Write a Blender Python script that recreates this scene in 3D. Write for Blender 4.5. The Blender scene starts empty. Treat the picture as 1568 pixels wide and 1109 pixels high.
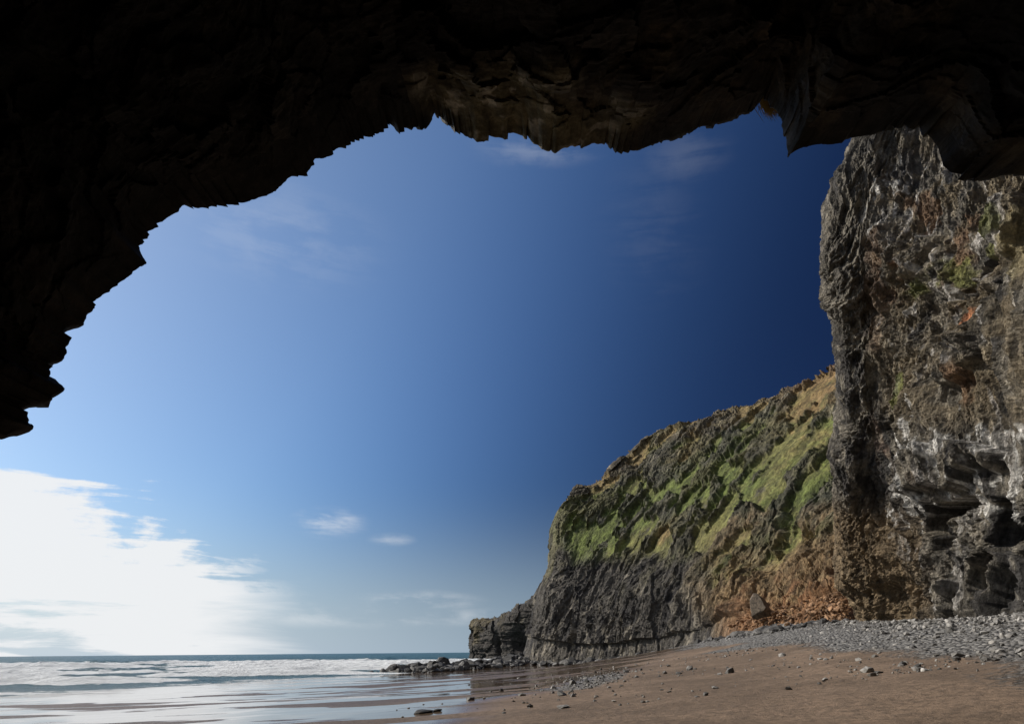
import bpy, math, numpy as np
from mathutils import Matrix, Vector
rng=np.random.default_rng(7)
# ------------------------------------------------------------------ camera frame / survey helper
F=1045.0; CX,CY=784.0,554.5
pitch=math.atan((998-CY)/F); roll=math.radians(0.5)
EYE=np.array([0,0,1.8])
fw=np.array([0,math.cos(pitch),math.sin(pitch)]); up0=np.array([0,-math.sin(pitch),math.cos(pitch)]); r0=np.array([1.0,0,0])
rt=math.cos(roll)*r0-math.sin(roll)*up0
upv=math.sin(roll)*r0+math.cos(roll)*up0
def sight(px,py): return fw*F+rt*(px-CX)+upv*(CY-py)
def P(px,py,d):
    v=sight(px,py); return EYE+v*d/math.hypot(v[0],v[1])
def PY(px,py,Y):
    v=sight(px,py); return EYE+v*Y/v[1]
def azel(px,py):
    v=sight(px,py); v=v/np.linalg.norm(v); return math.atan2(v[0],v[1]),math.asin(v[2])
# ------------------------------------------------------------------ noise
def hsh(i,j,k,s):
    i=i.astype(np.int64);j=j.astype(np.int64);k=k.astype(np.int64)
    h=(i*374761393+j*668265263+k*2147483647+s*1274126177)&0xffffffff
    h=((h^(h>>13))*1274126177)&0xffffffff
    h=((h^(h>>16))*2246822519)&0xffffffff
    h=h^(h>>15)
    return (h&0xffffff)/float(0xffffff)
def vn(p,s=0):
    f=np.floor(p); t=p-f; t=t*t*t*(t*(t*6-15)+10)
    i,j,k=f[...,0],f[...,1],f[...,2]; x,y,z=t[...,0],t[...,1],t[...,2]
    def c(a,b,d): return hsh(i+a,j+b,k+d,s)
    a=c(0,0,0)*(1-x)+c(1,0,0)*x; b=c(0,1,0)*(1-x)+c(1,1,0)*x
    d=c(0,0,1)*(1-x)+c(1,0,1)*x; e=c(0,1,1)*(1-x)+c(1,1,1)*x
    return ((a*(1-y)+b*y)*(1-z)+(d*(1-y)+e*y)*z)*2-1
def fbm(p,o=4,s=0,g=.5):
    r=0;a=1;n=0
    for q in range(o):
        r=r+a*vn(p*2.03**q+q*17.3,s+q); n+=a; a*=g
    return r/n
def rid(p,o=4,s=0,g=.55):
    r=0;a=1;n=0
    for q in range(o):
        r=r+a*(1-2*np.abs(vn(p*2.07**q+q*11.1,s+q))); n+=a; a*=g
    return r/n
def worley(p,s=0):
    f=np.floor(p); sh=p.shape[:-1]
    F1=np.full(sh,9.);F2=np.full(sh,9.);C=np.zeros(sh)
    for a in (-1,0,1):
        for b in (-1,0,1):
            for c in (-1,0,1):
                i=f[...,0]+a;j=f[...,1]+b;k=f[...,2]+c
                dx=i+hsh(i,j,k,s)-p[...,0];dy=j+hsh(i,j,k,s+1)-p[...,1];dz=k+hsh(i,j,k,s+2)-p[...,2]
                d=dx*dx+dy*dy+dz*dz; m=d<F1
                F2=np.where(m,F1,np.minimum(F2,d)); C=np.where(m,hsh(i,j,k,s+3),C); F1=np.where(m,d,F1)
    return np.sqrt(F1),np.sqrt(F2),C
def sst(a,b,x):
    t=np.clip((x-a)/(b-a),0,1); return t*t*(3-2*t)
def mixc(c,d,m): return c*(1-m[...,None])+np.array(d)*m[...,None]
def cr(A,t):
    K=len(A); i=np.clip(np.floor(t).astype(int),0,K-2); f=(t-i).reshape((-1,)+(1,)*(A.ndim-1))
    g=lambda q:A[np.clip(q,0,K-1)]
    p0,p1,p2,p3=g(i-1),g(i),g(i+1),g(i+2)
    return .5*(2*p1+(p2-p0)*f+(2*p0-5*p1+4*p2-p3)*f*f+(3*p1-p0-3*p2+p3)*f**3)
def ts(counts):
    o=[]
    for i,c in enumerate(counts): o+=list(i+np.arange(c)/c)
    return np.array(o+[len(counts)])
def normals(V):
    du=np.gradient(V,axis=1);dv=np.gradient(V,axis=0)
    n=np.cross(du,dv); n/=np.linalg.norm(n,axis=-1,keepdims=True)+1e-9
    return n
def strat(W,nv,k):   # bands stacked along nv
    bn=np.array(nv,float)/np.linalg.norm(nv); c=W@bn; return (W-c[...,None]*bn)*k+c[...,None]*bn
def fibre(W,dv,k):   # features drawn out along dv
    bn=np.array(dv,float)/np.linalg.norm(dv); c=W@bn; return W-(1-k)*c[...,None]*bn
# ------------------------------------------------------------------ mesh helpers
def mk(name,co,faces,mat,col=None,smooth=False,extra=None):
    k=faces.shape[1]; me=bpy.data.meshes.new(name)
    me.vertices.add(len(co)); me.vertices.foreach_set('co',co.astype(np.float32).ravel())
    me.loops.add(faces.size); me.loops.foreach_set('vertex_index',faces.astype(np.int32).ravel())
    me.polygons.add(len(faces)); me.polygons.foreach_set('loop_start',(np.arange(len(faces))*k).astype(np.int32))
    me.polygons.foreach_set('use_smooth',np.full(len(faces),smooth))
    me.update(calc_edges=True); me.validate()
    if col is not None:
        a=me.attributes.new('Col','FLOAT_COLOR','POINT')
        c=np.ones((len(co),4),np.float32); c[:,:3]=np.clip(col.reshape(-1,3),0,1); a.data.foreach_set('color',c.ravel())
    for n,v in (extra or {}).items():
        a=me.attributes.new(n,'FLOAT','POINT'); a.data.foreach_set('value',v.astype(np.float32).ravel())
    me.materials.append(mat)
    ob=bpy.data.objects.new(name,me); bpy.context.scene.collection.objects.link(ob); return ob
def gridfaces(nv,nu):
    a=np.arange(nv*nu).reshape(nv,nu)
    return np.stack([a[:-1,:-1],a[:-1,1:],a[1:,1:],a[1:,:-1]],-1).reshape(-1,4)
# ------------------------------------------------------------------ materials
def newmat(n):
    m=bpy.data.materials.new(n); m.use_nodes=True; nt=m.node_tree
    return m,nt,nt.nodes['Principled BSDF']
def N(nt,t,**k):
    n=nt.nodes.new(t)
    for a,b in k.items():
        if a in n.inputs: n.inputs[a].default_value=b
        else: setattr(n,a,b)
    return n
def math_(nt,op,a,b=None,c=None,clamp=False):
    n=nt.nodes.new('ShaderNodeMath'); n.operation=op; n.use_clamp=clamp
    for i,v in enumerate((a,b,c)):
        if v is None: continue
        if isinstance(v,(int,float)): n.inputs[i].default_value=v
        else: nt.links.new(v,n.inputs[i])
    return n.outputs[0]
def mrange(nt,v,a,b,c=0.,d=1.,smooth=True):
    n=nt.nodes.new('ShaderNodeMapRange'); n.interpolation_type='SMOOTHSTEP' if smooth else 'LINEAR'
    nt.links.new(v,n.inputs[0])
    for i,q in enumerate((a,b,c,d)): n.inputs[i+1].default_value=q
    return n.outputs[0]
def mixn(nt,f,a,b,mode='MIX'):
    n=nt.nodes.new('ShaderNodeMix'); n.data_type='RGBA'; n.blend_type=mode
    for s,v in ((0,f),(6,a),(7,b)):
        if isinstance(v,(int,float)): n.inputs[s].default_value=v
        elif isinstance(v,tuple): n.inputs[s].default_value=v+(1,)
        else: nt.links.new(v,n.inputs[s])
    return n.outputs[2]
def rockmat(name,sc=1.0,nv=(1,0,0),k=4,bump=.6,rough=.85,dist=.3,lo=.45,hi=1.6):
    m,nt,b=newmat(name); L=nt.links
    geo=N(nt,'ShaderNodeNewGeometry'); at=N(nt,'ShaderNodeAttribute',attribute_name='Col')
    q=Vector(nv).normalized().rotation_difference(Vector((0,0,1))).to_euler()
    mp=N(nt,'ShaderNodeMapping'); L.new(geo.outputs['Position'],mp.inputs[0]); mp.inputs['Rotation'].default_value=q
    mp2=N(nt,'ShaderNodeMapping'); L.new(mp.outputs[0],mp2.inputs[0]); mp2.inputs['Scale'].default_value=(1,1,k)
    n1=N(nt,'ShaderNodeTexNoise',Scale=.8*sc,Detail=8.,Roughness=.68,Distortion=.3); L.new(mp2.outputs[0],n1.inputs['Vector'])
    n2=N(nt,'ShaderNodeTexNoise',Scale=2.2*sc,Detail=7.,Roughness=.7); L.new(geo.outputs['Position'],n2.inputs['Vector'])
    f=math_(nt,'MULTIPLY',mrange(nt,n1.outputs[0],.3,.7,lo,hi),mrange(nt,n2.outputs[0],.3,.7,.55,1.4))
    cb=N(nt,'ShaderNodeCombineColor'); 
    for i in range(3): L.new(f,cb.inputs[i])
    L.new(mixn(nt,1.,at.outputs['Color'],cb.outputs[0],'MULTIPLY'),b.inputs['Base Color'])
    h=math_(nt,'ADD',n1.outputs[0],math_(nt,'MULTIPLY',n2.outputs[0],.6))
    bp=N(nt,'ShaderNodeBump',Strength=bump,Distance=dist/sc); L.new(h,bp.inputs['Height']); L.new(bp.outputs[0],b.inputs['Normal'])
    b.inputs['Roughness'].default_value=rough; b.inputs['Specular IOR Level'].default_value=.3
    return m
DN=(.42,.1,.9); DF=(.45,.1,.85); BC=(.25,.75,.6)
M_far=rockmat('headland_rock_grass',1.1,DF,.4,.9,dist=.8,lo=.45,hi=1.6)
M_near=rockmat('cliff_rock',3.0,DN,.2,1.,dist=1.2,lo=.35,hi=1.75)
M_cave=rockmat('cave_rock',2.4,(0,1,.3),.8,.6,dist=.2)
M_stone=rockmat('beach_stone',4,(0,0,1),1,.3,.7,dist=.1)
# ------------------------------------------------------------------ cliff control stations
HS=[ [(840,1003,185),(860,920,185),(875,860,186),(885,800,187),(892,775,188)],
 [(804,1008,138),(826,920,138),(850,868,139),(855,800,140),(872,766,142)],
 [(900,1018,118),(905,940,120),(915,880,123),(922,810,127),(930,740,138)],
 [(1000,1010,104),(1000,930,106),(1000,850,112),(1000,770,122),(1003,680,142)],
 [(1085,993,88),(1095,910,92),(1100,820,100),(1105,735,113),(1110,642,137)],
 [(1170,972,72),(1190,890,82),(1200,790,91),(1200,700,104),(1200,613,126)],
 [(1262,958,64),(1275,870,74),(1280,770,83),(1285,680,95),(1290,573,116)],
 [(1380,950,64),(1380,850,72),(1390,740,82),(1400,620,92),(1420,500,110)],
 [(1600,945,66),(1600,840,74),(1600,700,82),(1600,560,92),(1600,420,105)] ]
NR=[ [(1410,950,64),(1400,850,64),(1395,750,66),(1400,640,68),(1400,500,70),(1390,385,70),(1400,295,72),(1410,205,75),(1430,60,75)],
 [(1318,950,55),(1290,850,51.5),(1281,750,49),(1295,640,48),(1288,500,47),(1258,382,46),(1284,295,47),(1318,205,48),(1350,60,50)],
 [(1395,948,47),(1375,850,45.5),(1360,750,44.5),(1360,640,44),(1355,500,43.5),(1340,385,43),(1355,295,44),(1390,205,45),(1430,60,47)],
 [(1470,945,41),(1455,850,40.5),(1445,750,39.5),(1450,640,39.5),(1450,500,39.5),(1440,385,39.5),(1450,295,40),(1490,205,41),(1550,60,43)],
 [(1570,938,35),(1570,850,36),(1570,750,34.5),(1575,640,34.5),(1575,500,34),(1575,385,34),(1590,295,35),(1640,205,36),(1700,60,38)],
 [(1750,935,27),(1750,850,27),(1750,750,27),(1750,640,27),(1760,500,27),(1780,385,27),(1800,295,28),(1850,205,29),(1900,60,30)],
 [(2150,960,17),(2150,850,17),(2150,700,17),(2150,550,17),(2180,400,17),(2200,200,18),(2250,0,19),(2300,-200,20),(2300,-400,21)] ]
# ------------------------------------------------------------------ ground height
feet=[];
def addf(p,r,z=None): feet.append((p[0],p[1],p[2] if z is None else z,r))
addf(P(618,1026,92),3,-.35); addf(P(690,1020,103),4,-.15); addf(P(760,1014,120),5,0)
for s,r in zip(HS[1:7],(7,8,10,13,15,16)): addf(P(*s[0]),r)
for s,r in zip(NR[1:6],(16,15,14,13,12)): addf(P(*s[0]),r)
addf(P(*NR[6][0]),7,2.2)
feet=np.array(feet)
fd=cr(feet,ts([6]*(len(feet)-1)))
nsh=np.array([-.93,.364])
def shore(x,y): return (x+24)*nsh[0]+(y-34)*nsh[1]-8
def gh(x,y,detail=True):
    x=np.asarray(x,float);y=np.asarray(y,float); s=shore(x,y)
    z=np.where(s<0,-.3-.013*s,-.3-.035*s); z=np.clip(z,-6,1.2)
    best=np.full(x.shape,1e9); zz=np.zeros(x.shape); rad=np.zeros(x.shape); wsum=np.zeros(x.shape)
    for f in fd:
        d2=(x-f[0])**2+(y-f[1])**2; w=1/(d2+4)**2
        zz+=w*f[2]; rad+=w*f[3]; wsum+=w; best=np.minimum(best,d2)
    zf=zz/wsum; rad=rad/wsum; d=np.sqrt(best)
    w=np.exp(-(d/rad)**1.4)
    z=z*(1-w)+np.maximum(zf,z)*w
    if detail:
        q=np.stack([x,y,0*x],-1)
        z=z+.05*fbm(q*.12,3,5)+(.018+.045*sst(-2,6,x))*fbm(q*.8,4,9,.6)*np.clip(1-np.abs(d)/60,0,1)
        gr=sst(1.0,.35,d/rad+.25*fbm(q*.2,3,31))
        z=z+gr*.12*fbm(q*1.3,4,12)
    return z,d/rad
def axis(lo,hi,step,ends_lo,ends_hi,g=1.14):
    a=list(np.arange(lo,hi,step)); st=step
    while a[-1]<ends_hi: st*=g; a.append(a[-1]+st)
    st=step; b=[lo]
    while b[-1]>ends_lo: st*=g; b.append(b[-1]-st)
    return np.array(b[:0:-1]+a)
X,Y=np.meshgrid(axis(-34,42,.26,-7000,7000),axis(12,90,.26,-60,9000))
Z,dr=gh(X,Y)
S=shore(X,Y); q=np.stack([X,Y,0*X],-1)
grav=sst(.85,.50,dr+.25*fbm(q*.15,4,31))
grav=np.maximum(grav*sst(-16,-6,X),sst(.28,.12,dr))
patch=sst(1.3,.5,np.hypot((X-2.6-(Y-27)*.22)/1.6,(Y-29)/7.5)+.6*fbm(q*np.array([.5,.3,1]),4,33))*.6
grav=np.maximum(grav,patch)
wet=sst(-38,-29,S+3*fbm(q*np.array([.06,.14,1]),3,77)); wet=wet*sst(.25,.9,dr)
m,nt,b=newmat('beach_sand'); L=nt.links
geo=N(nt,'ShaderNodeNewGeometry'); ag=N(nt,'ShaderNodeAttribute',attribute_name='gravel'); aw=N(nt,'ShaderNodeAttribute',attribute_name='wet'); as_=N(nt,'ShaderNodeAttribute',attribute_name='shore')
n1=N(nt,'ShaderNodeTexNoise',Scale=.3,Detail=8.,Roughness=.7); L.new(geo.outputs['Position'],n1.inputs['Vector'])
n2=N(nt,'ShaderNodeTexNoise',Scale=6.,Detail=8.,Roughness=.7); L.new(geo.outputs['Position'],n2.inputs['Vector'])
vo=N(nt,'ShaderNodeTexVoronoi',Scale=8.); L.new(geo.outputs['Position'],vo.inputs['Vector'])
sand=mixn(nt,mrange(nt,n1.outputs[0],.35,.65),(.135,.094,.063),(.25,.175,.12))
sand=mixn(nt,mrange(nt,n2.outputs[0],.38,.66,0,.7),sand,(.08,.058,.042))
sc_=N(nt,'ShaderNodeSeparateColor'); L.new(vo.outputs['Color'],sc_.inputs[0])
gv=mixn(nt,sc_.outputs[0],(.06,.057,.054),(.27,.26,.245))
gf=mrange(nt,math_(nt,'ADD',ag.outputs['Fac'],math_(nt,'MULTIPLY_ADD',n2.outputs[0],.8,-.4)),.35,.65)
col=mixn(nt,gf,sand,gv)
mpp=N(nt,'ShaderNodeMapping'); L.new(geo.outputs['Position'],mpp.inputs[0]); mpp.inputs['Rotation'].default_value=(0,0,.15); mpp.inputs['Scale'].default_value=(.10,.30,.2)
n3=N(nt,'ShaderNodeTexNoise',Scale=1.,Detail=5.,Roughness=.5,Distortion=.6); L.new(mpp.outputs[0],n3.inputs['Vector'])
thr=mrange(nt,as_.outputs['Fac'],-38,-18,.46,.47,False)
thr=math_(nt,'SUBTRACT',thr,mrange(nt,as_.outputs['Fac'],-17,-6,0,.25))
pool=mrange(nt,math_(nt,'SUBTRACT',n3.outputs[0],thr),-.006,.012)
pool=math_(nt,'MULTIPLY',pool,mrange(nt,aw.outputs['Fac'],.1,.4))
col=mixn(nt,math_(nt,'MULTIPLY',aw.outputs['Fac'],.6),col,(.08,.055,.038))
L.new(col,b.inputs['Base Color'])
ro=math_(nt,'MULTIPLY_ADD',aw.outputs['Fac'],-.40,.9)
mx=N(nt,'ShaderNodeMix'); L.new(pool,mx.inputs[0]); L.new(ro,mx.inputs[2]); mx.inputs[3].default_value=.04
L.new(mx.outputs[0],b.inputs['Roughness'])
hh=math_(nt,'ADD',n2.outputs[0],math_(nt,'MULTIPLY',math_(nt,'MULTIPLY',vo.outputs['Distance'],gf),-2.))
bp=N(nt,'ShaderNodeBump',Distance=.11); L.new(hh,bp.inputs['Height'])
L.new(math_(nt,'MULTIPLY_ADD',pool,-.9,.9),bp.inputs['Strength']); L.new(bp.outputs[0],b.inputs['Normal'])
b.inputs['IOR'].default_value=1.4
mk('beach_ground',np.stack([X,Y,Z],-1).reshape(-1,3),gridfaces(*X.shape),m,smooth=True,extra={'gravel':grav,'wet':wet,'shore':S})
# ------------------------------------------------------------------ sea
X,Y=np.meshgrid(axis(-120,0,.35,-9000,9000),axis(34,190,.22,-100,12000))
S=shore(X,Y); q=np.stack([X,Y,0*X],-1)
wv=np.array([-.22,.975]); ph=X*wv[0]+Y*wv[1]+7*fbm(q*.02,3,3)+2.2*fbm(q*.09,3,4)
env=sst(-1,14,S)*(1-.6*sst(150,600,Y))
a=(ph/15.0)%1; crest=np.exp(-((a-.5)/.09)**2)+.5*np.exp(-((a-.61)/.15)**2)
ampn=.5+.5*fbm(q*np.array([.05,.07,1]),3,8)
rough_=fbm(q*np.array([.8,1.4,1]),4,16)
Z=-.30+env*(.60*crest*np.clip(ampn*1.6-.1,0.1,1.3)+.10*fbm(q*.5,4,6)+.26*crest*rough_*ampn)+sst(0,6,S)*.03*fbm(q*1.2,3,14)
foam=np.clip(np.exp(-((a-.46)/.085)**2)*sst(.22,.45,ampn)*sst(260,120,Y)*1.35,0,1)
foam=np.maximum(foam,.40*np.exp(-((a-.30)/.12)**2)*sst(110,25,S)*sst(.3,.7,ampn+.4*rough_))
foam=np.maximum(foam,sst(7,0,S+5*fbm(q*np.array([.05,.2,1]),3,2))*.5)
foam=np.where(Y>260,.12,foam)
m,nt,b=newmat('sea_water'); L=nt.links
geo=N(nt,'ShaderNodeNewGeometry'); af=N(nt,'ShaderNodeAttribute',attribute_name='foam')
mpp=N(nt,'ShaderNodeMapping'); L.new(geo.outputs['Position'],mpp.inputs[0]); mpp.inputs['Rotation'].default_value=(0,0,-.22); mpp.inputs['Scale'].default_value=(.5,.9,.9)
n1=N(nt,'ShaderNodeTexNoise',Scale=1.3,Detail=8.,Roughness=.72); L.new(mpp.outputs[0],n1.inputs['Vector'])
mp2=N(nt,'ShaderNodeMapping'); L.new(geo.outputs['Position'],mp2.inputs[0]); mp2.inputs['Scale'].default_value=(.02,.07,.1)
n2=N(nt,'ShaderNodeTexNoise',Scale=1.,Detail=6.,Roughness=.6); L.new(mp2.outputs[0],n2.inputs['Vector'])
fm=mrange(nt,math_(nt,'ADD',n1.outputs[0],math_(nt,'MULTIPLY_ADD',af.outputs['Fac'],.62,-.5)),.22,.36)
wc=mixn(nt,n2.outputs[0],(.015,.055,.065),(.06,.125,.13))
L.new(mixn(nt,fm,wc,(.74,.76,.77)),b.inputs['Base Color'])
L.new(mrange(nt,fm,0,1,.32,.9),b.inputs['Roughness']); b.inputs['IOR'].default_value=1.33; b.inputs['Specular IOR Level'].default_value=.22
bp=N(nt,'ShaderNodeBump',Strength=1.,Distance=.6); L.new(n1.outputs[0],bp.inputs['Height']); L.new(bp.outputs[0],b.inputs['Normal'])
mk('sea',np.stack([X,Y,Z],-1).reshape(-1,3),gridfaces(*X.shape),m,smooth=True,extra={'foam':foam})
# ------------------------------------------------------------------ headland
def sheet(ST,cu,cv,below=4,back=60):
    C=np.array([[P(*p) for p in s] for s in ST]).transpose(1,0,2)
    low=C[0].copy(); low[:,2]-=below
    t=C[-1].copy(); dd=np.hypot(t[:,0],t[:,1])[:,None]; t1=t.copy(); t1[:,:2]*=(dd+8)/dd; t1[:,2]+=1.0
    t2=t.copy(); t2[:,:2]*=(dd+back)/dd; t2[:,2]+=1
    C=np.concatenate([low[None],C,t1[None],t2[None]],0)
    tv=ts(cv);tu=ts(cu)
    V=cr(C,tv); V=cr(V.transpose(1,0,2),tu).transpose(1,0,2)
    U_,V_=np.meshgrid(tu,tv); return V,U_,V_
V,Ug,Vg=sheet(HS,[25,120,150,150,140,120,60,20],[12,95,95,95,110,20,20])
n=normals(V); 
if (n*(EYE-V)).sum(-1).mean()<0: n=-n
front=sst(.5,1.2,Vg)*sst(7.0,5.6,Vg)
h01=np.clip((Vg-1)/4,0,1)
line=np.interp(Ug,[0,1,2,3,4,5,6,8],[.76,.66,.54,.45,.35,.27,.34,.5])+.12*fbm(V*.06,4,40)+.05*fbm(V*.3,3,39)
grassy=sst(-.05,.07,h01-line)
W=V+1.2*np.stack([fbm(V*.08,3,s) for s in (47,48,49)],-1)
Wf=fibre(W,DF,.28); Wv=fibre(W,(.15,.1,1),.25)
F1b,F2b,Cb=worley(Wf*.35,60)
F1c,F2c,Cc=worley(Wf*.9,64)
rocky=1-.9*grassy
gul=rid(fibre(W,(0,0,1),.3)*.09,4,41)
rb=rid(Wf*.28,6,44,.62)
out=.55*rid(Wv*.16+3,4,46)+.45*rid(Wf*.3,4,48)
outc=sst(.34,.50,out+.06*sst(.72,.92,h01))*grassy
d=1.5*fbm(V*.05,4,42)+1.3*gul*(.25+.75*rocky)+rocky*(1.3*rb+.6*(Cb-.5)+.5*(Cc-.5)+.35*rid(Wf*1.1,3,45))+.35*fbm(V*.6,5,45,.6)*grassy
d+=outc*(.6+.5*(Cc-.5)+.9*rb)
d*=front*np.where(Vg<1.4,.5,1)*np.where(Ug<1.3,.6,1)
V2=V+n*d[...,None]
col=np.ones(V.shape)*np.array([.080,.072,.062])
v1=fbm(Wf*.6,5,70); v2=fbm(V*.12,4,71); v3=fbm(V*.5,5,72,.6); v4=fbm(V*1.6,3,74)
col=mixc(col,(.030,.028,.028),sst(0,.30,v1)*.8)
col=mixc(col,(.21,.185,.145),sst(.08,.4,fbm(Wf*1.3,4,73)+.3*v2)*.75)
col=mixc(col,(.115,.105,.05),sst(-.1,.35,v2+.3*v3)*sst(.2,.45,h01)*.7)
g=grassy*(1-.8*outc)*sst(-.85,-.35,v3+.3*v4)*.92
gc=mixc(np.ones(V.shape)*np.array([.150,.145,.048]),(.20,.145,.062),sst(-.05,.35,v2+.5*v3+.7*sst(.82,1,h01)-.12))
gc=mixc(gc,(.095,.125,.028),sst(-.2,.3,fbm(V*.07,4,75)+.35*v3-.6*sst(.8,1,h01)+.12)*.85)
gc*=(1+.45*v4+.4*v3)[...,None]
g=np.maximum(g,.6*sst(.10,.3,fbm(V*.11,4,79)+.3*v3)*sst(.12,.25,h01)*sst(1.2,.3,np.abs(Ug-4.4)))
col=col*(1-g[...,None])+gc*g[...,None]
oc=sst(3.5,4.5,Ug-1.8*(.32-h01)+.6*v2)*sst(.50,.30,h01+.2*v2+.1*v3)
col=col*(1-.88*oc[...,None])+.88*oc[...,None]*(np.array([.215,.145,.072])*(1+.5*v3+.3*v4)[...,None])
rd=sst(4.1,4.8,Ug)*sst(.20,.07,h01+.15*v3); col=mixc(col,(.23,.11,.05),rd*.7)
rt_=sst(4.5,6,Ug)*sst(.82,1,h01+.2*v3); col=mixc(col,(.22,.125,.06),rt_*.6)
mk('headland_cliff',V2.reshape(-1,3),gridfaces(*V.shape[:2]),M_far,col=col)
LP=[ [(735,1003,240),(736,985,240),(738,965,240)],[(722,1004,205),(724,985,205),(726,959,205)],[(745,1006,195),(745,985,196),(748,957,197)],
 [(776,1008,188),(776,980,189),(776,950,190)],[(802,1008,183),(803,970,185),(803,932,187)],[(850,1008,180),(850,960,182),(850,905,184)],[(900,1008,180),(900,960,182),(900,900,184)]]
V,Ug,Vg=sheet(LP,[20,60,80,80,80,20],[10,50,60,10,10],back=40)
n=normals(V)
if (n*(EYE-V)).sum(-1).mean()<0: n=-n
F1,F2,Cc=worley(V*np.array([.3,.3,.25]),90)
d=(.8*(Cc-.5)+1.0*rid(V*.12,4,91)+.6*rid(V*np.array([.2,.2,1.]),3,92))*sst(0,1,Vg)
hole=P(796,985,186); hd=np.exp(-(((V-hole)/np.array([1.8,9,2.2]))**2).sum(-1)); d-=6*hd
hole=P(762,990,190); hd=np.exp(-(((V-hole)/np.array([.8,9,2.5]))**2).sum(-1)); d-=4*hd
V=V+n*d[...,None]
v2=fbm(V*.2,4,93); col=mixc(np.ones(V.shape)*np.array([.05,.045,.04]),(.12,.10,.06),sst(-.1,.3,v2)*sst(2,3.2,Vg+v2))
mk('distant_headland',V.reshape(-1,3),gridfaces(*V.shape[:2]),M_far,col=col)
# ------------------------------------------------------------------ near cliff
V,Ug,Vg=sheet(NR,[50,160,160,180,60,25],[12,115,115,115,125,115,95,95,20,6,6],back=30)
n=normals(V)
if (n*(EYE-V)).sum(-1).mean()<0: n=-n
W=V+.9*np.stack([fbm(V*.14,4,100),fbm(V*.14,4,101),fbm(V*.14,4,102)],-1)
Wa=fibre(W,DN,.2); Wc=fibre(W,DN,.5); Wx=fibre(W,(-.5,.2,.8),.3)
F1,F2,Cc=worley(Wa*.8,110); F1b,F2b,Cb=worley(Wa*2.2,120); F1c,F2c,Ccc=worley(Wc*.33,130)
d=1.1*fbm(V*.09,3,103)+1.0*(Ccc-.5)*sst(0,.25,F2c-F1c)+.5*(Cc-.5)*sst(0,.12,F2-F1)+.26*(Cb-.5)*sst(0,.12,F2b-F1b)+.95*rid(Wa*.36,7,104,.62)+.35*fbm(W*.45,6,107,.6)+.20*rid(Wa*2.6,3,105)+.06*rid(V*2.5,3,106)
def blob(px,py,dd,rx,rz,seed=0,w=.5):
    c0=P(px,py,dd); k=dd/F
    q=(V-c0); e=np.sqrt((q[...,0]**2+q[...,1]**2)/(rx*k)**2+(q[...,2]/(rz*k))**2)
    return sst(1.2,.85,e+w*fbm(V*.9,4,seed))
for (px,py,dd,rx,rz,dep) in [(1437,815,39.5,24,36,4.5),(1510,872,37,30,46,5),(1560,800,35.5,26,34,4.5),(1480,775,38,34,8,1.5),(1385,650,43,22,12,1.2),(1620,860,33,40,50,4),(1555,885,35,22,40,4.0),(1520,430,37,60,10,.9),(1345,470,43,8,60,.8),(1420,925,42,24,12,.8)]:
    d-=dep*blob(px,py,dd,rx,rz,int(px))
for (px,py,dd,rx,rz,dep) in [(1475,720,38,70,26,1.0),(1500,560,38,60,30,.8),(1565,340,35,20,90,1.0),(1480,890,39,9,50,1.0),(1400,400,41,40,30,.7)]:
    d+=dep*blob(px,py,dd,rx,rz,int(px)+5)
d*=sst(.2,1.0,Vg)*(.6+.4*sst(1.0,1.5,Ug))
V2=V+n*d[...,None]
col=np.ones(V.shape)*np.array([.112,.100,.082])
a1=fbm(Wa*.6,5,140); a2=fbm(V*.15,4,141); a3=fbm(V*.6,5,142); a4=fbm(Wa*2.4,4,143)
col=mixc(col,(.044,.041,.040),sst(.0,.25,a1)*.8)
col=mixc(col,(.27,.24,.19),sst(.06,.33,a4+.3*a2)*.65)
right=sst(1.6,3.0,Ug+.8*a2)
col=mixc(col,(.21,.16,.09),right*sst(-.2,.25,a3+.3*a2)*.55*sst(3.5,4.2,Vg))
col=mixc(col,(.23,.12,.065),sst(.16,.34,fbm(Wc*.45,4,144))*sst(2.8,3.6,Vg)*.5*right)
col=mixc(col,(.19,.135,.075),sst(3.1,2.4,Vg+.5*a2)*sst(3.2,2.2,Ug+.4*a3)*.8)
wm=np.maximum.reduce([blob(1475,735,39,115,50,3,1.2),blob(1400,700,41,45,60,4,1.2),blob(1305,425,46,36,55,6,.9)*.9,blob(1375,300,43,50,90,7,.9)*.7,blob(1565,730,35,40,55,9,1.)])
col=mixc(col,(.64,.62,.58),wm*sst(.05,.19,fbm(Wa*3.2,4,146)+.3*a3)*.88)
col=mixc(col,(.52,.49,.45),right*sst(.32,.44,fbm(fibre(W,DN,.08)*2.2,4,149))*.7)
gm=np.maximum.reduce([blob(1510,405,38,55,22,11,.8),blob(1385,610,42,22,35,12,.8),blob(1540,370,36,30,25,14,.8),blob(1440,430,40,40,16,15,.9)])
col=mixc(col,(.14,.15,.04),gm*sst(-.3,.1,a3)*.8)
col=mixc(col,(.42,.17,.075),blob(1522,495,37,15,24,17,.7)*.85)
col=mixc(col,(.28,.235,.13),blob(1572,360,34,28,110,18,.6)*.75)
mk('sea_cliff',V2.reshape(-1,3),gridfaces(*V.shape[:2]),M_near,col=col)
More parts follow.
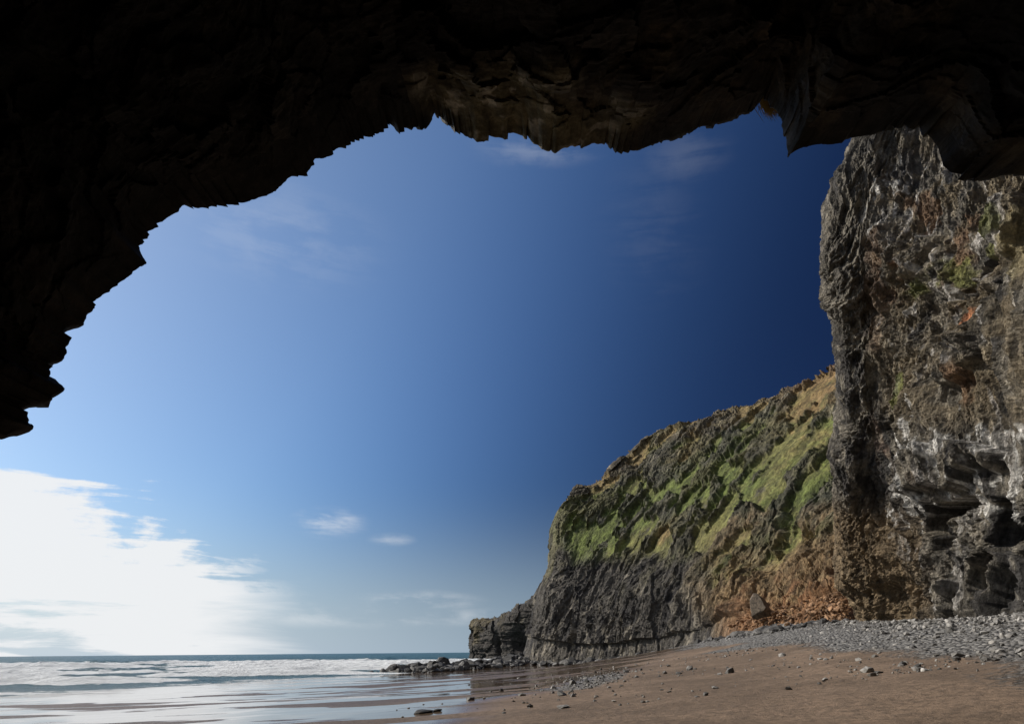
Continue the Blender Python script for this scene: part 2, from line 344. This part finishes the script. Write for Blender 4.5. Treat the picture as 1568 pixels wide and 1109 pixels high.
# ------------------------------------------------------------------ cave
rim=[(-230,1300),(-230,1050),(-200,900),(-130,780),(-60,710),(0,670),(18,658),(37,652),(20,625),(62,613),(84,592),(60,560),(94,551),(98,540),(88,525),(104,500),(124,495),(128,480),(155,460),(175,445),(200,425),(223,402),(213,380),(225,358),(250,338),(282,314),(300,320),(345,313),(390,308),(422,293),(440,275),(470,268),(485,245),(520,225),(560,210),(595,192),(612,200),(632,190),(645,194),(668,175),(690,190),(728,213),(760,207),(800,205),(818,218),(850,235),(880,228),(925,220),(945,232),(985,225),(1040,208),(1100,185),(1150,167),(1168,148),(1188,175),(1198,190),(1210,237),(1245,222),(1310,210),(1380,190),(1405,193),(1440,225),(1460,262),(1480,272),(1530,268),(1568,268),(1700,300),(1850,400),(1950,600),(1990,900),(2000,1300)]
rim=np.array(rim,float)
Ykey=np.interp(rim[:,0],[-230,0,300,700,1160,1215,1460,1700,2000],[8.5,9,10,11,10.6,9.6,9.2,9.3,9.5])
R3=np.array([PY(a,b_,y) for (a,b_),y in zip(rim,Ykey)])
seg=np.linalg.norm(np.diff(R3,axis=0),axis=1); cum=np.r_[0,np.cumsum(seg)]
NU=1700; tt=np.linspace(0,cum[-1],NU)
tt=np.unique(np.concatenate([tt,cum])); NU=len(tt)
Rr=np.stack([np.interp(tt,cum,R3[:,i]) for i in range(3)],-1)
q1=np.stack([tt,0*tt,0*tt],-1)
g1=sst(-.2,.3,vn(q1*.45,4))
saw=((tt*1.1+2.5*vn(q1*.7,3))%1)*.15*g1+((tt*3.1+3*vn(q1*1.3,5))%1)*.08*sst(-.3,.4,vn(q1*.9,6))
off=saw+.11*rid(q1*1.6,5,7,.62)-.06
cen=np.array([.5,0,3.5])
inn=cen-Rr; inn[:,1]=0; inn/=np.linalg.norm(inn,axis=1)[:,None]
Rs=np.stack([np.convolve(np.pad(Rr[:,i],60,mode='edge'),np.hanning(121)/np.hanning(121).sum(),'valid') for i in range(3)],-1)
Rr=Rr+inn*off[:,None]
rows=[];kind=[]
for k in np.linspace(1,0,30)[:-1]:
    e=k**2*4.0; p=cen+(Rr-cen)*(1+e); p[:,1]=Rr[:,1]+k*1.2-e*.8; rows.append(p); kind.append(-k)
T=np.concatenate([np.linspace(0,6.5,220),np.linspace(6.7,30,40)])
for t in T:
    k_=1-math.exp(-t/1.1); B=Rr*(1-k_)+(Rs-inn*.12)*k_
    sc=1+.05*t*np.exp(-t*.08)*.6; p=cen+(B-cen)*sc; p[:,1]=B[:,1]-t; rows.append(p); kind.append(t)
for k in (.8,.5,.2,.0):
    p=cen+(rows[28+len(T)]-cen)*k; p[:,1]=-21-(1-k)*3; rows.append(p); kind.append(30)
V=np.array(rows); kd=np.array(kind)[:,None]*np.ones((1,NU))
n=normals(V); 
if (n[60]*inn).sum()<0: n=-n
W=V+.5*np.stack([fbm(V*.35,3,200),fbm(V*.35,3,201),fbm(V*.35,3,202)],-1)
Wa=strat(W,BC,.4)
F1,F2,Cc=worley(Wa*.9,210); F1b,F2b,Cb=worley(Wa*2.4,220); F1d,F2d,Cd=worley(W*1.5,225)
d=.45*fbm(V*.35,3,203)+.35*(Cc-.5)+.20*(Cb-.5)+.30*(Cd-.5)+.18*rid(W*1.0,5,204)+.05*rid(Wa*5,3,205)
amp=np.where(kd>0,sst(0,1.8,kd)*1.0,sst(0,.3,-kd)*2.0)
V2=V+n*(d*amp)[...,None]
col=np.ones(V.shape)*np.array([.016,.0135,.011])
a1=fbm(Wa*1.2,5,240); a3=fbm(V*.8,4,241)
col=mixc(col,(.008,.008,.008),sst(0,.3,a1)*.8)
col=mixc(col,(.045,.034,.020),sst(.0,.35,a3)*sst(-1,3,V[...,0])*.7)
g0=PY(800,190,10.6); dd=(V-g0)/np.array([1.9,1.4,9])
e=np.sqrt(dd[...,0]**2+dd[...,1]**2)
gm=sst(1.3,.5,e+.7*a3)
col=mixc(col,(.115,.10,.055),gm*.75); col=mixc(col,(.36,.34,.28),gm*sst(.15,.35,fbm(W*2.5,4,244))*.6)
g0=PY(1205,150,9.3); dd=(V-g0)/np.array([.16,1,.9]); e=np.linalg.norm(dd,axis=-1)
col=mixc(col,(.10,.095,.09),sst(1.2,.6,e+.5*a3)*.8)
mk('sea_cave',V2.reshape(-1,3),gridfaces(*V.shape[:2]),M_cave,col=col)
tv=[];tf=[]
base=PY(1176,152,10.9)
for i in range(500):
    o=base+rng.normal(0,[.10,.08,.05]); dr_=np.array([.14,0.05,-.34])*rng.uniform(.5,1.1)+rng.normal(0,.05,3); w=np.array([.007,.0,.005])
    k=len(tv); tv+=[o-w,o+w,o+dr_*.6+w,o+dr_]; tf.append([k,k+1,k+2,k+3])
mt,nt,b=newmat('dry_grass'); nn=N(nt,'ShaderNodeTexNoise',Scale=20.); nt.links.new(mixn(nt,nn.outputs[0],(.3,.22,.08),(.6,.45,.18)),b.inputs['Base Color'])
mk('grass_tuft',np.array(tv),np.array(tf),mt)
# ------------------------------------------------------------------ stones
import bmesh
def ico(s):
    bm=bmesh.new(); bmesh.ops.create_icosphere(bm,subdivisions=s,radius=1); 
    v=np.array([x.co[:] for x in bm.verts]); f=np.array([[q.index for q in p.verts] for p in bm.faces]); bm.free(); return v,f
IV={1:ico(1),2:ico(2),3:ico(3)}
def rocks(name,xs,ys,sz,colr,sub=1,sink=.3,flat=.6,zs=None,mat=None):
    v,f=IV[sub]; n=len(xs); z=gh(xs,ys,True)[0] if zs is None else zs
    A=[];Fc=[];Cl=[]
    for i in range(n):
        p=v.copy()
        for _ in range(7 if sub<2 else 12):
            nn=rng.normal(size=3); nn/=np.linalg.norm(nn); c_=rng.uniform(.45,.8); dd=p@nn; p-=np.clip(dd-c_,0,None)[:,None]*nn
        p*=np.array([1,rng.uniform(.6,1),flat*rng.uniform(.6,1.3)])
        th,t2=rng.uniform(0,6.28),rng.normal(0,.35)
        ca,sa=math.cos(th),math.sin(th); c2,s2=math.cos(t2),math.sin(t2)
        p=p@np.array([[c2,0,s2],[0,1,0],[-s2,0,c2]])@np.array([[ca,-sa,0],[sa,ca,0],[0,0,1]])
        A.append(p*sz[i]+np.array([xs[i],ys[i],z[i]+sz[i]*flat*(.5-sink)])); Fc.append(f+i*len(v))
        Cl.append(np.tile(colr[i],(len(v),1)))
    return mk(name,np.concatenate(A),np.concatenate(Fc),mat or M_stone,col=np.concatenate(Cl))
def greys(n,lo=.05,hi=.22,tint=(1,.95,.88)): return rng.uniform(lo,hi,n)[:,None]*np.array(tint)
n=10000; fi=rng.uniform(4.5,13,n); fc=cr(feet,np.clip(fi,0,len(feet)-1)); 
dirc=-fc[:,:2]/np.linalg.norm(fc[:,:2],axis=1)[:,None]; off=np.abs(rng.normal(0,4.8,n))
px_=fc[:,:2]+dirc*off[:,None]+rng.normal(0,1.3,(n,2))
rocks('beach_pebbles',px_[:,0],px_[:,1],rng.lognormal(-3.0,.6,n).clip(.02,.4),greys(n,.08,.34))
n=5200; rx=rng.uniform(-3,26,n); ry=rng.uniform(14,40,n); k=(rng.uniform(size=n)<np.clip((rx+4)/24,0.06,1)*np.clip(.5+1.5*vn(np.stack([rx*.3,ry*.3,0*rx],-1),5),.1,1))
cl=rng.normal(0,1,(260,2))*np.array([1.8,1.2])+np.array([9.6,15.4]); c2=rng.normal(0,1,(350,2))*np.array([.9,4.5])+np.array([0,28]); c2[:,0]+=3+(c2[:,1]-27)*.22
rx=np.r_[rx[k],cl[:,0],c2[:,0]]; ry=np.r_[ry[k],cl[:,1],c2[:,1]]
rocks('scattered_stones',rx,ry,rng.lognormal(-3.2,.6,len(rx)).clip(.02,.2),greys(len(rx),.05,.28))
n=4200; fi=rng.uniform(0,8.3,n)**1.0; fc=cr(feet,fi); wid=np.interp(fi,[0,2,4,8],[3,5,5,3.5])
dirc=-fc[:,:2]/np.linalg.norm(fc[:,:2],axis=1)[:,None]; off=np.abs(rng.normal(0,1,n))*wid-1
px_=fc[:,:2]+dirc*off[:,None]+rng.normal(0,1.5,(n,2))
sz=rng.lognormal(-.9,.55,n).clip(.12,1.5)*np.interp(fi,[0,2,6,8],[1.1,1.1,.85,.6])
rocks('shore_boulders',px_[:,0],px_[:,1],sz,greys(n,.03,.14),sub=2)
n=1700; fi=rng.uniform(6.4,8.6,n); fc=cr(feet,fi); up_=rng.uniform(0,1,n)**1.5
dirc=-fc[:,:2]/np.linalg.norm(fc[:,:2],axis=1)[:,None]; px_=fc[:,:2]+dirc*(rng.normal(0,1.4,n)-up_*3)[:,None]
zz=fc[:,2]+up_*2.2
rocks('scree_rocks',px_[:,0],px_[:,1],rng.lognormal(-1.8,.5,n).clip(.07,.6),rng.uniform(.6,1.5,n)[:,None]*np.array([.20,.115,.06]),zs=zz)
p=P(1163,925,70.5); rocks('boulder',np.array([p[0]]),np.array([p[1]]),np.array([1.25]),np.array([[.12,.095,.07]]),sub=3,zs=np.array([p[2]-.4]),flat=1.0)
p=PY(650,1100,17.3); rocks('tidal_rock',np.array([p[0],p[0]+.3]),np.array([16.9,17.1]),np.array([.24,.12]),np.array([[.03,.028,.026]]*2),sub=3,flat=.5)
# ------------------------------------------------------------------ light
saz,sel=math.radians(-74),math.radians(37)
Sd=Vector((math.sin(saz)*math.cos(sel),math.cos(saz)*math.cos(sel),math.sin(sel)))
ld=bpy.data.lights.new('sun','SUN'); ld.energy=5.0; ld.angle=math.radians(.5); ld.color=(1,.93,.82)
lo=bpy.data.objects.new('sun',ld); lo.rotation_euler=Sd.to_track_quat('Z','Y').to_euler(); lo.location=(-30,30,60); bpy.context.scene.collection.objects.link(lo)
w=bpy.data.worlds.new('World'); bpy.context.scene.world=w; w.use_nodes=True; nt=w.node_tree; L=nt.links
bg=nt.nodes['Background']; BG=.07; bg.inputs[1].default_value=BG
sky=N(nt,'ShaderNodeTexSky'); sky.sky_type='NISHITA'; sky.sun_disc=False; sky.sun_elevation=sel; sky.sun_rotation=saz%(2*math.pi); sky.air_density=1.0; sky.dust_density=.6; sky.ozone_density=2.5
tc=N(nt,'ShaderNodeTexCoord'); nrm=N(nt,'ShaderNodeVectorMath',operation='NORMALIZE'); L.new(tc.outputs['Generated'],nrm.inputs[0])
sp=N(nt,'ShaderNodeSeparateXYZ'); L.new(nrm.outputs[0],sp.inputs[0])
az=math_(nt,'ARCTAN2',sp.outputs[0],sp.outputs[1]); el=math_(nt,'ARCSINE',sp.outputs[2])
# polarised clear sky: darkest about 90 degrees from the sun
dt=N(nt,'ShaderNodeVectorMath',operation='DOT_PRODUCT'); L.new(nrm.outputs[0],dt.inputs[0]); dt.inputs[1].default_value=Sd
rp=N(nt,'ShaderNodeValToRGB'); L.new(dt.outputs['Value'],rp.inputs[0]); rp.color_ramp.interpolation='B_SPLINE'; e_=rp.color_ramp.elements
e_[0].position=.05; e_[0].color=(.045,.07,.14,1); e_[1].position=.9; e_[1].color=(1.1,1.04,.98,1)
for p_,c_ in ((.22,(.07,.115,.21,1)),(.42,(.25,.36,.53,1)),(.62,(.62,.74,.87,1))):
    z_=e_.new(p_); z_.color=c_
skc=mixn(nt,1.,sky.outputs[0],rp.outputs[0],'MULTIPLY')
skc=mixn(nt,1.,skc,(1.9,1.92,1.92),'MULTIPLY')
hz=mrange(nt,el,-.02,.26,1,0); hz=math_(nt,'MULTIPLY',math_(nt,'POWER',hz,1.6),.92)
hc=mixn(nt,mrange(nt,az,-.6,.3),(.54,.64,.73),(.24,.33,.42))
hc=mixn(nt,1.,hc,(1/BG,1/BG,1/BG),'MULTIPLY')
skc=mixn(nt,hz,skc,hc)
cv=N(nt,'ShaderNodeCombineXYZ'); L.new(math_(nt,'MULTIPLY',az,5),cv.inputs[0]); L.new(math_(nt,'MULTIPLY',math_(nt,'ADD',el,math_(nt,'MULTIPLY',az,.05)),38),cv.inputs[1])
cn=N(nt,'ShaderNodeTexNoise',Scale=1.,Detail=9.,Roughness=.62,Distortion=.4); L.new(cv.outputs[0],cn.inputs['Vector'])
cv2=N(nt,'ShaderNodeCombineXYZ'); L.new(math_(nt,'MULTIPLY',az,7),cv2.inputs[0]); L.new(math_(nt,'MULTIPLY',el,10),cv2.inputs[1]); cv2.inputs[2].default_value=4
cn2=N(nt,'ShaderNodeTexNoise',Scale=1.3,Detail=10.,Roughness=.6,Distortion=.3); L.new(cv2.outputs[0],cn2.inputs['Vector'])
(a0,e0),(a1_,e1)=azel(0,705),azel(440,875)
bsl=(e1-e0)/(a1_-a0); edge=math_(nt,'MULTIPLY_ADD',az,bsl,e0-bsl*a0)
below=math_(nt,'SUBTRACT',edge,el)
nz=math_(nt,'MULTIPLY_ADD',cn.outputs[0],.20,-.10); nz2=math_(nt,'MULTIPLY_ADD',cn2.outputs[0],.16,-.08)
bank=mrange(nt,math_(nt,'ADD',below,math_(nt,'ADD',nz,nz2)),.0,.03)
thin=mrange(nt,math_(nt,'ADD',cn.outputs[0],mrange(nt,below,.06,.16,.34,.02,False)),.45,.58,.06,1)
bank=math_(nt,'MULTIPLY',math_(nt,'MULTIPLY',bank,thin),mrange(nt,math_(nt,'ADD',az,nz),a1_-.10,a1_+.04,1,0))
dens=math_(nt,'MULTIPLY',bank,.95)
def wisp(px,py,rx,ry,amt):
    global dens
    a_,e_=azel(px,py)
    u=math_(nt,'DIVIDE',math_(nt,'SUBTRACT',az,a_),rx/F); v=math_(nt,'DIVIDE',math_(nt,'SUBTRACT',el,e_),ry/F)
    r=math_(nt,'SQRT',math_(nt,'ADD',math_(nt,'MULTIPLY',u,u),math_(nt,'MULTIPLY',v,v)))
    k=math_(nt,'MULTIPLY',mrange(nt,r,.1,1.3,1,0),mrange(nt,math_(nt,'ADD',math_(nt,'MULTIPLY',cn2.outputs[0],.5),math_(nt,'MULTIPLY',cn.outputs[0],.5)),.42,.60)); dens=math_(nt,'MAXIMUM',dens,math_(nt,'MULTIPLY',k,amt))
wisp(505,800,50,22,.6); wisp(600,826,32,9,.35); wisp(640,920,90,14,.5); wisp(1050,240,80,40,.05); wisp(830,225,130,30,.14); wisp(430,360,170,80,.10); wisp(1000,350,90,120,.02); wisp(560,945,260,14,.4)
out=mixn(nt,dens,skc,(12.4,12.6,12.8))
L.new(out,bg.inputs[0])
# ------------------------------------------------------------------ camera
cd=bpy.data.cameras.new('camera'); cam=bpy.data.objects.new('camera',cd); bpy.context.scene.collection.objects.link(cam)
cd.sensor_width=36; cd.lens=36*F/1568; cd.clip_end=30000; cd.clip_start=.05
M=Matrix(((rt[0],upv[0],-fw[0],EYE[0]),(rt[1],upv[1],-fw[1],EYE[1]),(rt[2],upv[2],-fw[2],EYE[2]),(0,0,0,1)))
cam.matrix_world=M
sc=bpy.context.scene; sc.camera=cam
sc.view_settings.view_transform='Standard'; sc.view_settings.look='None'; sc.view_settings.exposure=0
